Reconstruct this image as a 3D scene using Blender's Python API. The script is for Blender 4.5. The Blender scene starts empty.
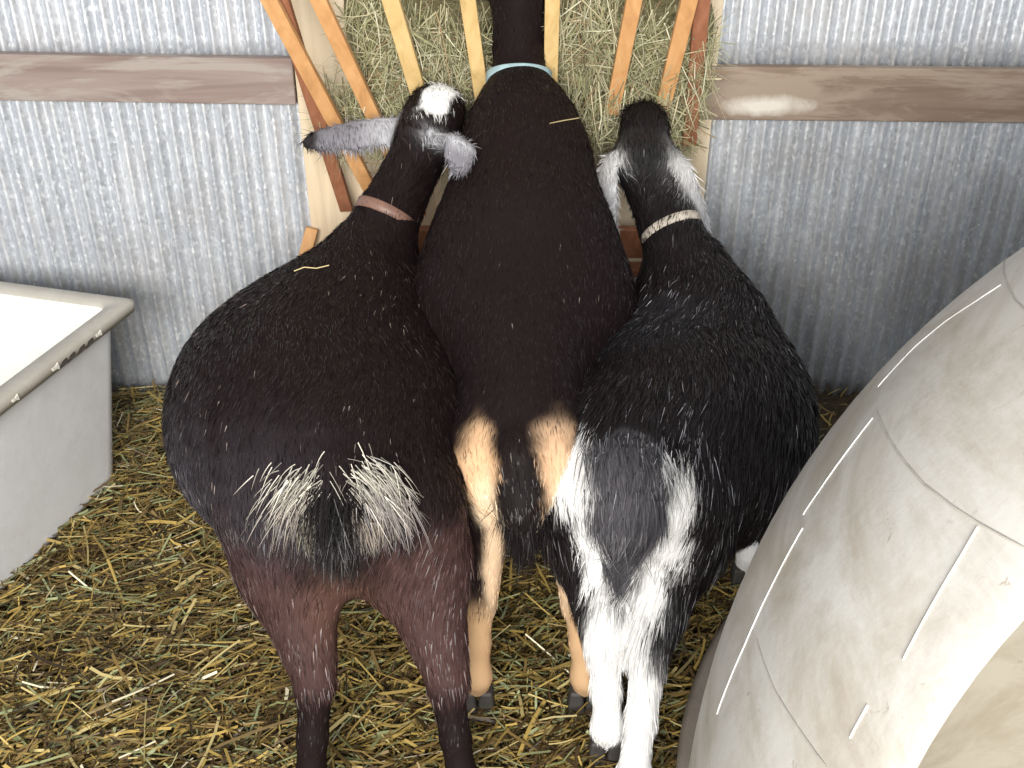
import bpy, math, random
import numpy as np
from mathutils import Vector, Matrix

# ------------------------------------------------------------------ camera
F = 1050.0; PITCH = math.radians(31); H = 1.75
scene = bpy.context.scene
COL = scene.collection
cam_d = bpy.data.cameras.new('camera'); cam = bpy.data.objects.new('camera', cam_d); COL.objects.link(cam)
cam.location = (0, 0, H); cam.rotation_euler = (math.pi/2 - PITCH, 0, 0)
cam_d.sensor_width = 36; cam_d.lens = 36 * F / 1024; cam_d.clip_start = .02
scene.camera = cam
# ------------------------------------------------------------------ light: an open barn front behind the photographer
w = bpy.data.worlds.new('world'); scene.world = w; w.use_nodes = True
w.node_tree.nodes['Background'].inputs[0].default_value = (.86, .92, 1.0, 1)
w.node_tree.nodes['Background'].inputs[1].default_value = .34
def area(name, loc, target, size, size_y, power, color):
    d = bpy.data.lights.new(name, 'AREA'); d.shape = 'RECTANGLE'; d.size = size; d.size_y = size_y
    d.energy = power; d.color = color
    o = bpy.data.objects.new(name, d); COL.objects.link(o); o.location = loc
    o.rotation_euler = (Vector(target) - Vector(loc)).to_track_quat('-Z', 'Y').to_euler()
    return o
area('barn_front_daylight', (-.25, -2.3, 2.4), (0, 2.6, .5), 2.2, 1.0, 310, (1.0, .975, .94))
vs = scene.view_settings
scene.display_settings.display_device = 'sRGB'
vs.view_transform = 'Standard'; vs.look = 'None'; vs.gamma = 1.0; vs.exposure = .34
vs.use_curve_mapping = False

rng = np.random.default_rng(7); random.seed(7)
WALL = 2.91

def at(px, py, D=None, z=None):
    """a point of the place: image direction at forward distance D, or at height z"""
    u = (px - 512) / F; v = (py - 384) / F
    dx, dy, dz = u, math.cos(PITCH) - v*math.sin(PITCH), -math.sin(PITCH) - v*math.cos(PITCH)
    t = D / dy if D is not None else (z - H) / dz
    return np.array([dx*t, dy*t, H + dz*t])

# ------------------------------------------------------------------ helpers
def tag(o, label=None, cat=None, group=None, kind=None):
    if label: o['label'] = label
    if cat: o['category'] = cat
    if group: o['group'] = group
    if kind: o['kind'] = kind
    return o
def link(name, me, mat=None, parent=None):
    o = bpy.data.objects.new(name, me); COL.objects.link(o)
    if mat: me.materials.append(mat)
    if parent:
        o.parent = parent; o.matrix_parent_inverse = parent.matrix_world.inverted()
    return o
def empty(name, loc):
    o = bpy.data.objects.new(name, None); COL.objects.link(o); o.location = tuple(loc)
    o.empty_display_size = .1
    bpy.context.view_layer.update()
    return o
def mesh(verts, loops, starts, totals, colors=None, smooth=True):
    me = bpy.data.meshes.new('m')
    verts = np.asarray(verts, np.float32)
    me.vertices.add(len(verts)); me.vertices.foreach_set('co', verts.ravel())
    me.loops.add(len(loops)); me.loops.foreach_set('vertex_index', np.asarray(loops, np.int32))
    me.polygons.add(len(starts)); me.polygons.foreach_set('loop_start', np.asarray(starts, np.int32))
    try: me.polygons.foreach_set('loop_total', np.asarray(totals, np.int32))
    except Exception: pass
    me.update(calc_edges=True); me.validate()
    if smooth: me.polygons.foreach_set('use_smooth', np.ones(len(me.polygons), bool))
    if colors is not None:
        a = me.color_attributes.new('coat', 'FLOAT_COLOR', 'POINT')
        c = np.ones((len(verts), 4), np.float32); c[:, :3] = colors
        a.data.foreach_set('color', c.ravel())
    return me
def quads(verts, q, colors=None, smooth=True):
    q = np.asarray(q, np.int32)
    return mesh(verts, q.ravel(), np.arange(len(q))*4, np.full(len(q), 4), colors, smooth)
def pyd(verts, faces, smooth=False):
    me = bpy.data.meshes.new('m'); me.from_pydata([tuple(map(float, v)) for v in verts], [], faces); me.update()
    if smooth:
        for p in me.polygons: p.use_smooth = True
    return me
def bevel(o, w, seg=2):
    m = o.modifiers.new('b', 'BEVEL'); m.width = w; m.segments = seg; m.limit_method = 'ANGLE'
def bar(a, b, wid, thick, normal):
    """a board from a to b, wid across, thick along normal"""
    a = Vector(a); b = Vector(b); u = (b-a).normalized(); n = Vector(normal); n = (n - u*n.dot(u)).normalized()
    s = u.cross(n).normalized()
    V = []
    for p in (a, b):
        for i, j in ((-1,-1),(1,-1),(1,1),(-1,1)):
            V.append(p + s*(i*wid/2) + n*(j*thick/2))
    Fc = [(0,1,2,3),(7,6,5,4),(0,4,5,1),(1,5,6,2),(2,6,7,3),(3,7,4,0)]
    return pyd(V, Fc)

# ------------------------------------------------------------------ materials
def mat(name, rough=.7, metal=0, spec=.5):
    m = bpy.data.materials.new(name); m.use_nodes = True
    nt = m.node_tree; b = nt.nodes['Principled BSDF']
    b.inputs['Roughness'].default_value = rough; b.inputs['Metallic'].default_value = metal
    b.inputs['Specular IOR Level'].default_value = spec
    return m, nt, b
def ramp(nt, stops):
    r = nt.nodes.new('ShaderNodeValToRGB'); e = r.color_ramp.elements
    while len(e) > 1: e.remove(e[-1])
    e[0].position = stops[0][0]; e[0].color = (*stops[0][1], 1)
    for p, c in stops[1:]:
        x = e.new(p); x.color = (*c, 1)
    return r
def coords(nt, scale=(1,1,1), rot=(0,0,0), kind='Object'):
    t = nt.nodes.new('ShaderNodeTexCoord'); m = nt.nodes.new('ShaderNodeMapping')
    m.inputs['Scale'].default_value = scale; m.inputs['Rotation'].default_value = rot
    nt.links.new(t.outputs[kind], m.inputs[0]); return m.outputs[0]
def noise(nt, vec, scale, detail=4, rough=.6, dist=0):
    n = nt.nodes.new('ShaderNodeTexNoise'); n.inputs['Scale'].default_value = scale
    n.inputs['Detail'].default_value = detail; n.inputs['Roughness'].default_value = rough
    n.inputs['Distortion'].default_value = dist
    nt.links.new(vec, n.inputs['Vector']); return n.outputs['Fac']
def mixc(nt, fac, a, b, mode='MIX'):
    m = nt.nodes.new('ShaderNodeMix'); m.data_type = 'RGBA'; m.blend_type = mode
    if isinstance(fac, (int, float)): m.inputs[0].default_value = fac
    else: nt.links.new(fac, m.inputs[0])
    for i, x in ((6, a), (7, b)):
        if isinstance(x, tuple): m.inputs[i].default_value = (*x, 1)
        else: nt.links.new(x, m.inputs[i])
    return m.outputs[2]
def bump(nt, b, h, s, d=.01):
    n = nt.nodes.new('ShaderNodeBump'); n.inputs['Strength'].default_value = s; n.inputs['Distance'].default_value = d
    nt.links.new(h, n.inputs['Height']); nt.links.new(n.outputs[0], b.inputs['Normal'])

def galvanized():
    m, nt, b = mat('galvanized_sheet', .42, .55)
    v = coords(nt)
    vo = nt.nodes.new('ShaderNodeTexVoronoi'); vo.inputs['Scale'].default_value = 150
    vs2 = coords(nt, (1, 1, .6)); nt.links.new(vs2, vo.inputs['Vector'])
    sep = nt.nodes.new('ShaderNodeSeparateColor'); nt.links.new(vo.outputs['Color'], sep.inputs[0])
    sp = ramp(nt, [(0, (.54,.57,.61)), (.5, (.60,.63,.67)), (.85, (.68,.705,.74)), (1, (.88,.89,.90))])
    nt.links.new(sep.outputs[0], sp.inputs[0])
    st = ramp(nt, [(.45, (0,0,0)), (.75, (1,1,1))])
    nt.links.new(noise(nt, coords(nt, (26, 1, 2.2)), 1.0, 6, .7), st.inputs[0])
    c = mixc(nt, st.outputs[0], sp.outputs[0], (.84,.85,.86))
    d = ramp(nt, [(.5, (0,0,0)), (.8, (.55,.55,.55))])
    nt.links.new(noise(nt, v, 3.2, 6, .7), d.inputs[0])
    c = mixc(nt, d.outputs[0], c, (.50,.46,.42))
    nt.links.new(c, b.inputs['Base Color'])
    rr = ramp(nt, [(0, (.36,.36,.36)), (1, (.6,.6,.6))]); nt.links.new(sep.outputs[1], rr.inputs[0])
    nt.links.new(rr.outputs[0], b.inputs['Roughness'])
    bump(nt, b, noise(nt, v, 60, 3), .25, .003)
    return m
def wood(name, c1, c2, along='x', stain=None, rough=.65, sc=1):
    m, nt, b = mat(name, rough)
    s = {'x': (2, 30, 30), 'z': (30, 30, 2), 'y': (30, 2, 30)}[along]
    s = tuple(q*sc for q in s)
    r = ramp(nt, [(.3, c1), (.55, c2), (.75, tuple(x*.75 for x in c2))])
    nf = noise(nt, coords(nt, s), 1, 6, .6, .8)
    nt.links.new(nf, r.inputs[0]); c = r.outputs[0]
    if stain:
        q = ramp(nt, [(.46, (0,0,0)), (.56, (1,1,1))])
        nt.links.new(noise(nt, coords(nt, (1.6, 4, 9) if along == 'x' else (6,6,2)), 1.3, 5, .7, .6), q.inputs[0])
        c = mixc(nt, q.outputs[0], c, stain)
    nt.links.new(c, b.inputs['Base Color']); bump(nt, b, nf, .25, .003)
    return m
def plastic(name, base, dirt, dirt_amt=.5, rough=.45, streak=(3,3,3)):
    m, nt, b = mat(name, rough)
    q = ramp(nt, [(.42, (0,0,0)), (.75, (dirt_amt,)*3)])
    nt.links.new(noise(nt, coords(nt, streak), 2.2, 8, .72, .5), q.inputs[0])
    c = mixc(nt, q.outputs[0], base, dirt)
    f = ramp(nt, [(.62, (0,0,0)), (.72, (dirt_amt*.9,)*3)])
    nt.links.new(noise(nt, coords(nt, (5,5,5)), 6, 6, .8, 1.5), f.inputs[0])
    c = mixc(nt, f.outputs[0], c, tuple(x*.8 for x in dirt))
    nt.links.new(c, b.inputs['Base Color'])
    bump(nt, b, noise(nt, coords(nt), 14, 6), .12, .01)
    return m
def attr_mat(name, rough=.55, spec=.3, trans=0, sheen=0):
    m, nt, b = mat(name, rough, 0, spec)
    a = nt.nodes.new('ShaderNodeAttribute'); a.attribute_name = 'coat'
    nt.links.new(a.outputs['Color'], b.inputs['Base Color'])
    if sheen:
        b.inputs['Sheen Weight'].default_value = sheen
    return m
def flat(name, c, rough=.6, metal=0):
    m, nt, b = mat(name, rough, metal)
    n = noise(nt, coords(nt), 30, 4)
    r = ramp(nt, [(.3, tuple(x*.8 for x in c)), (.7, tuple(min(1, x*1.15) for x in c))]); nt.links.new(n, r.inputs[0])
    nt.links.new(r.outputs[0], b.inputs['Base Color']); return m

M_galv = galvanized()
M_board_l = wood('weathered_board', (.33,.26,.23), (.25,.18,.155), 'x', (.36,.31,.27), sc=.7)
M_board_r = wood('stained_board', (.34,.25,.19), (.25,.175,.125), 'x', (.36,.28,.21), sc=.7)
M_panel = wood('pale_plywood', (.80,.68,.50), (.70,.56,.38), 'z', sc=.5)
M_slat_o = wood('orange_slat', (.75,.42,.18), (.64,.33,.13), 'z')
M_slat_y = wood('pale_slat', (.80,.58,.27), (.70,.48,.20), 'z')
M_slat_b = wood('brown_slat', (.40,.17,.09), (.30,.12,.06), 'z')
M_tub_in = plastic('tub_inside', (.84,.84,.78), (.50,.46,.36), .35, .5)
M_tub = plastic('tub_outside', (.80,.81,.82), (.60,.58,.54), .5, .5)
M_rim = plastic('tub_rim', (.50,.47,.41), (.30,.27,.21), .6, .5)
M_dome = plastic('dome_plastic', (.63,.605,.55), (.36,.29,.20), .95, .42, (2,2,5))
M_dome_in = plastic('dome_inside', (.34,.31,.25), (.20,.165,.11), .8, .6, (2,2,7))  # shade inside the dome put into a darker base colour, with dirt
M_base = plastic('dome_base', (.26,.22,.18), (.13,.10,.07), .8, .7)
M_hoof = flat('hoof_horn', (.05,.045,.04), .5)
M_fur = attr_mat('goat_hair', .38, .30)
M_skin = attr_mat('goat_coat', .7, .1)
M_straw = attr_mat('straw_blades', .5, .35)
M_hay = attr_mat('hay_blades', .6, .25)
M_eye = flat('eye', (.35,.2,.05), .1)

def pale_patch(m, c, k, col):
    nt = m.node_tree; b = nt.nodes['Principled BSDF']; src = b.inputs['Base Color'].links[0].from_socket
    mp = nt.nodes.new('ShaderNodeMapping'); t = nt.nodes.new('ShaderNodeTexCoord'); nt.links.new(t.outputs['Object'], mp.inputs[0])
    mp.inputs['Scale'].default_value = tuple(k); mp.inputs['Location'].default_value = tuple(-c[i]*k[i] for i in range(3))
    ln = nt.nodes.new('ShaderNodeVectorMath'); ln.operation = 'LENGTH'; nt.links.new(mp.outputs[0], ln.inputs[0])
    ad = nt.nodes.new('ShaderNodeMath'); nt.links.new(ln.outputs['Value'], ad.inputs[0]); nt.links.new(noise(nt, coords(nt), 25, 5), ad.inputs[1])
    q = ramp(nt, [(.55, (1,1,1)), (1.0, (0,0,0))]); h = nt.nodes.new('ShaderNodeMath'); h.operation = 'MULTIPLY'; h.inputs[1].default_value = .62
    nt.links.new(ad.outputs[0], h.inputs[0]); nt.links.new(h.outputs[0], q.inputs[0])
    nt.links.new(mixc(nt, q.outputs[0], src, col), b.inputs['Base Color'])
pale_patch(M_board_r, at(765, 105, D=2.87), (8, 2, 34), (.74,.69,.60))
# ------------------------------------------------------------------ setting
def floor():
    n = 120
    xs = np.linspace(-3, 3, n); ys = np.linspace(-3, WALL+.05, n)
    X, Y = np.meshgrid(xs, ys, indexing='ij')
    Z = -.035 + .008*np.sin(X*7+Y*3) + .007*np.sin(Y*11-X*4) + rng.normal(0, .004, X.shape)
    V = np.stack([X, Y, Z], -1).reshape(-1, 3)
    i, j = np.meshgrid(np.arange(n-1), np.arange(n-1), indexing='ij'); k = (i*n+j).ravel()
    q = np.stack([k, k+n, k+n+1, k+1], -1)
    m, nt, b = mat('barn_dirt', .9)
    r = ramp(nt, [(.3, (.045,.030,.016)), (.55, (.10,.065,.028)), (.8, (.20,.14,.06))])
    nf = noise(nt, coords(nt, (1,1,1)), 28, 8, .75); nt.links.new(nf, r.inputs[0])
    nt.links.new(r.outputs[0], b.inputs['Base Color']); bump(nt, b, nf, .8, .02)
    tag(link('floor', quads(V, q), m), kind='structure')
floor()

PITCHW = .0475
def sheet(x0, x1, z0, z1, depth, phase, name, parent, lean=0):
    n = int((x1-x0)/PITCHW*12)
    xs = np.linspace(x0, x1, n); zs = np.linspace(z0, z1, 14)
    X, Z = np.meshgrid(xs, zs, indexing='ij')
    Y = depth - .0085*np.cos(2*np.pi*(X/PITCHW) + phase) + .004*np.sin(X*2.3+Z*3)
    Xo = X + lean*(Z - z0)
    V = np.stack([Xo, Y, Z], -1).reshape(-1, 3)
    m = len(zs); i, j = np.meshgrid(np.arange(n-1), np.arange(m-1), indexing='ij'); k = (i*m+j).ravel()
    q = np.stack([k, k+m, k+m+1, k+1], -1)
    o = link(name, quads(V, q), M_galv, parent)
    s = o.modifiers.new('s', 'SOLIDIFY'); s.thickness = .0012
    return o
wb = tag(empty('wall_back', (0, WALL, 0)), kind='structure')
xl = at(80, 200, D=WALL)[0]; xr = at(915, 230, D=WALL)[0]
# overlapping sheets: below the rail and above it
sheet(-3.0, xl+.012, -.05, 1.0, WALL, 0, 'corrugated_sheet', wb)
sheet(xl, .02, -.05, 1.0, WALL-.006, .6, 'corrugated_sheet', wb)
sheet(0, xr+.01, -.05, 1.0, WALL-.003, .2, 'corrugated_sheet', wb)
sheet(xr-.01, 3.0, -.05, 1.0, WALL+.004, 0, 'corrugated_sheet', wb)
sheet(-3.0, -.2, .985, 2.3, WALL+.004, .3, 'corrugated_sheet', wb)
sheet(-.22, at(955, 30, D=WALL)[0], .985, 2.3, WALL+.001, .9, 'corrugated_sheet', wb)
sheet(at(955, 30, D=WALL)[0]-.01, 3.0, .985, 2.3, WALL+.006, .1, 'corrugated_sheet', wb)

def rail(name, pl, pr, hgt, m, kind='trim'):
    o = link(name, bar(pl, pr, hgt, .035, (0,1,0)), m); bevel(o, .003); tag(o, kind='structure'); return o
a = at(0, 76, D=WALL-.03); b_ = at(292, 80.5, D=WALL-.03)
d = (b_-a)/(b_[0]-a[0])
rail('trim_1', a + d*(-1.7), a + d*(-.592-a[0]), .125, M_board_l)
a = at(720, 92, D=WALL-.03); b_ = at(1024, 95, D=WALL-.03)
d = (b_-a)/(b_[0]-a[0])
rail('trim_2', a - d*.05, b_ + d*1.5, .145, M_board_r)

# ------------------------------------------------------------------ blades (straw, hay, fur)
def ribbons(P, T, N, L, Wd, C, segs=3, droop=None, taper=True, curve=None):
    """many bent ribbons: root P, direction T, face normal N, length L, width Wd, colour C"""
    n = len(P)
    S = np.cross(T, N); S /= np.linalg.norm(S, axis=1, keepdims=True)+1e-9
    V = []
    for k in range(segs+1):
        t = k/segs
        c = P + T*(L*t)[:, None]
        if curve is not None: c = c + curve*((L*t*t)[:, None])
        wk = Wd*(1-(t**2 if taper else 0)*.85)/2
        V += [c - S*wk[:, None], c + S*wk[:, None]]
    V = np.stack(V, 1)                                  # n, 2(segs+1), 3
    m = 2*(segs+1)
    base = np.arange(n)[:, None, None]*m
    q = np.array([[2*k, 2*k+1, 2*k+3, 2*k+2] for k in range(segs)])[None]
    q = (base + q).reshape(-1, 4)
    return quads(V.reshape(-1, 3), q, np.repeat(C, m, axis=0), True)

def straw_floor():
    n = 52000
    X = rng.uniform(-2.2, 1.6, n); Y = rng.uniform(.3, WALL-.03, n)
    near = rng.random(n) < .86
    X[near] = rng.uniform(-1.45, .75, near.sum()); Y[near] = rng.uniform(1.15, WALL-.03, near.sum())
    lay = rng.random(n)**.8
    hump = .5+.5*np.sin(X*6.1+1)*np.sin(Y*5.3) 
    Z = -.034 + .060*lay + .026*hump*(.6+.4*np.sin(X*17+Y*9))
    th = rng.uniform(0, 2*np.pi, n)
    th = np.where(rng.random(n) < .5, rng.normal(.35, .5, n) + np.pi*(rng.random(n) < .5), th)
    el = rng.normal(0, .14, n) + np.where(rng.random(n) < .07, rng.uniform(.2, .7, n), 0)
    T = np.stack([np.cos(th)*np.cos(el), np.sin(th)*np.cos(el), np.sin(el)], 1)
    N = np.stack([rng.normal(0, .5, n), rng.normal(0, .5, n), np.ones(n)], 1); N /= np.linalg.norm(N, axis=1, keepdims=True)
    L = np.where(rng.random(n) < .3, rng.uniform(.07, .17, n), rng.uniform(.02, .07, n))
    Wd = np.where(rng.random(n) < .22, rng.uniform(.0045, .008, n), rng.uniform(.002, .0042, n))
    pal = np.array([[.46,.32,.09],[.36,.25,.07],[.52,.42,.18],[.22,.145,.05],[.22,.23,.10],[.36,.39,.20],[.09,.055,.022],[.045,.027,.01],[.75,.68,.48]])
    pr = np.array([.14,.16,.07,.20,.10,.05,.15,.115,.015]); ci = rng.choice(9, n, p=pr)
    C = pal[ci]*rng.uniform(.6, 1.15, (n, 1))
    P = np.stack([X, Y, Z], 1); P -= T*(L/2)[:, None]
    P[:, 2] = np.maximum(P[:, 2], -.035); end = P + T*L[:, None]
    ok = (end[:, 1] < WALL-.035) & (P[:, 1] < WALL-.035)
    curve = rng.normal(0, .18, (n, 3)); curve[:, 2] *= .4
    f = lambda A: A[ok]
    o = link('straw_bedding', ribbons(f(P), f(T), f(N), f(L), f(Wd), f(C), 3, taper=False, curve=f(curve)), M_straw)
    tag(o, 'loose yellow and greenish straw bedding scattered over the barn floor', 'straw', kind='stuff')
straw_floor()

# ------------------------------------------------------------------ hay feeder
def plane_at(px, py):
    """point on the leaning slat plane  D = 3.094 - .49 z"""
    u = (px-512)/F; v = (py-384)/F
    dy = math.cos(PITCH)-v*math.sin(PITCH); dz = -math.sin(PITCH)-v*math.cos(PITCH)
    t = (3.094 - .49*H)/(dy + .49*dz)
    return Vector((u*t, dy*t, H+dz*t))
PN = Vector((0, 1, .49)).normalized()
feeder = tag(empty('hay_feeder', (0, 2.8, .5)), 'wall-mounted wooden hay feeder with leaning slats before a pale plywood panel', 'feeder')
pl = link('back_panel', bar((-.017, 2.883, .42), (-.017, 2.883, 1.75), 1.144, .016, (0,1,0)), M_panel, feeder); bevel(pl, .002)
S_ = [((270,0),(384,215),M_slat_o,.038),((319,0),(420,215),M_slat_o,.037),((391,0),(455,215),M_slat_y,.040),((468,0),(499,215),M_slat_y,.036),
      ((552.5,0),(547,215),M_slat_y,.034),((634,0),(592,215),M_slat_o,.036),((689,0),(636,215),M_slat_o,.038)]
for (t0, b0, m, wd) in S_:
    A = plane_at(*t0); B = plane_at(*b0); u = (A-B)/(A.z-B.z)
    if t0[0] > 600 : B = B + u*.22
    if t0[0] == 634: B = B + u*.12
    if t0[0] in (391,): B = B + u*.16
    A = B + u*(1.52-B.z)
    o = link('slat', bar(B, A, wd, .018, PN), m, feeder); bevel(o, .002)
# darker end rails just inside the outer slats
for (t0, b0) in (((278,0),(346,216)), ((704,0),(690,150))):
    A = plane_at(*t0); B = plane_at(*b0); u = (A-B)/(A.z-B.z); A = A + u*(1.52-A.z); off = PN*.026
    o = link('side_rail', bar(B+off, A+off, .036, .022, PN), M_slat_b, feeder); bevel(o, .002)
o = link('top_rail', bar((-.70, 2.34, 1.545), (.68, 2.34, 1.545), .06, .03, PN), M_slat_o, feeder); bevel(o, .003)
for s in (-.60, .57):
    o = link('end_board', bar((s, 2.62, 1.5), (s, 2.62, 1.5+.06), .5, .018, (1,0,0)), M_panel, feeder)
o = link('bottom_board', bar((-.56, 2.84, .44), (.53, 2.84, .44), .07, .018, (0, 0, 1)), M_slat_b, feeder)
A = at(303, 262, D=2.82); B = at(312, 228, D=2.85)
o2 = link('front_board', bar((-.33, 2.74, .57), (.42, 2.74, .57), .12, .02, PN), M_slat_b, feeder); bevel(o2, .003)
o = link('brace', bar(A, B, .035, .03, (0,1,.2)), M_slat_o, feeder); bevel(o, .003)

def hay():
    # inner dense mound of the rack plus loose blades
    n = 17000
    X = rng.uniform(-.50, .48, n); z = rng.uniform(.80, 1.30, n)
    Dp = 3.094 - .49*z
    t = rng.random(n)**.7
    front = Dp + .03 + .02*np.sin(X*9)+.02*np.sin(z*14+X*5)
    Y = front + (2.862-front)*(1-t)*.75
    fr_ = (rng.random(n) < .22) & (X > .12) & (X < .42) & (z > .86) & (z < 1.02)
    Y = np.where(fr_, Dp - rng.uniform(.012, .05, n), Y)
    # no hay in the left top, where the panel shows
    keep = ~((X < -.40) & (z > .98 + .3*(X+.52))) & ~((X < -.32) & (rng.random(n) < .6)) & ~((z > 1.2+.03*np.sin(X*12)))
    keep &= ~((z < .90 + .05*np.sin(X*8+1)) & (rng.random(n) < .75))
    keep &= ~((np.abs(X-.01) < .075) & (z > 1.0))
    th = rng.uniform(0, 2*np.pi, n)
    T = np.stack([np.cos(th), rng.normal(0, .25, n), np.sin(th)*.9], 1)
    dn = rng.random(n) < .35; T[dn] = np.stack([rng.normal(0,.35,dn.sum()), rng.normal(-.15,.2,dn.sum()), -np.ones(dn.sum())], 1)
    T /= np.linalg.norm(T, axis=1, keepdims=True)
    N = np.stack([rng.normal(0,.5,n), -np.ones(n), rng.normal(.3,.5,n)], 1); N /= np.linalg.norm(N, axis=1, keepdims=True)
    L = rng.uniform(.04, .17, n); Wd = rng.uniform(.0014, .0034, n)
    pal = np.array([[.34,.33,.18],[.44,.41,.25],[.25,.25,.12],[.50,.44,.28],[.12,.11,.055],[.62,.59,.42],[.28,.19,.10]])
    C = pal[rng.choice(7, n, p=[.24,.22,.16,.12,.12,.07,.07])]*rng.uniform(.75, 1.2, (n,1))
    P = np.stack([X, Y, z], 1) - T*(L/2)[:, None]; E_ = P + T*L[:, None]
    keep &= (E_[:,1] < 2.868) & (P[:,1] < 2.868) & (E_[:,2] > .6) & (P[:,0] > -.56) & (E_[:,0] > -.56) & (P[:,0] < .535) & (E_[:,0] < .50)
    curve = rng.normal(0, .3, (n,3)); curve[:,1] *= .15; curve[:,2] -= .12
    f = lambda A: A[keep]
    o = link('hay', ribbons(f(P), f(T), f(N), f(L), f(Wd), f(C), 4, taper=True, curve=f(curve)), M_hay)
    tag(o, 'tangled green-grey hay packed behind the slats of the wooden feeder', 'hay', kind='stuff')
hay()
# the packed core of the hay, darker matted stems
def hay_core():
    nx, nz = 70, 36
    xs = np.linspace(-.44, .52, nx); zs = np.linspace(.86, 1.20, nz)
    X, Z = np.meshgrid(xs, zs, indexing='ij')
    Y = 3.094 - .49*Z + .075 + .02*np.sin(X*9)+.02*np.sin(Z*14+X*5) + rng.normal(0, .004, X.shape)
    e = np.minimum(np.minimum((X+.44)/.08, (.52-X)/.05), np.minimum((Z-.86)/.05, (1.20-Z)/.05)).clip(0, 1)
    Y = Y*e**.5 + 2.87*(1-e**.5); Y = np.minimum(Y, 2.87)
    dip = np.exp(-((X-.01)/.10)**2)*(Z > .95); Y = Y + (2.87-Y)*dip*.9
    V = np.stack([X, Y, Z], -1).reshape(-1, 3)
    Vb = V.copy(); Vb[:, 1] = 2.873
    i, j = np.meshgrid(np.arange(nx-1), np.arange(nz-1), indexing='ij'); k = (i*nz+j).ravel()
    q = np.stack([k, k+nz, k+nz+1, k+1], -1)
    q = np.concatenate([q, q[:, ::-1]+len(V)])
    m, nt, b = mat('matted_hay', .9)
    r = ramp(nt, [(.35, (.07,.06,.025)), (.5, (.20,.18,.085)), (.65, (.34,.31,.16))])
    nf = noise(nt, coords(nt, (60, 60, 14), (0, .5, 0)), 1, 6, .7, 1.2); nt.links.new(nf, r.inputs[0])
    nt.links.new(r.outputs[0], b.inputs['Base Color']); bump(nt, b, nf, .8, .01)
    c = link('matted_core', quads(np.concatenate([V, Vb]), q), m, bpy.data.objects['hay'])
    c['kind'] = 'stuff'
hay_core()

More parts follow.
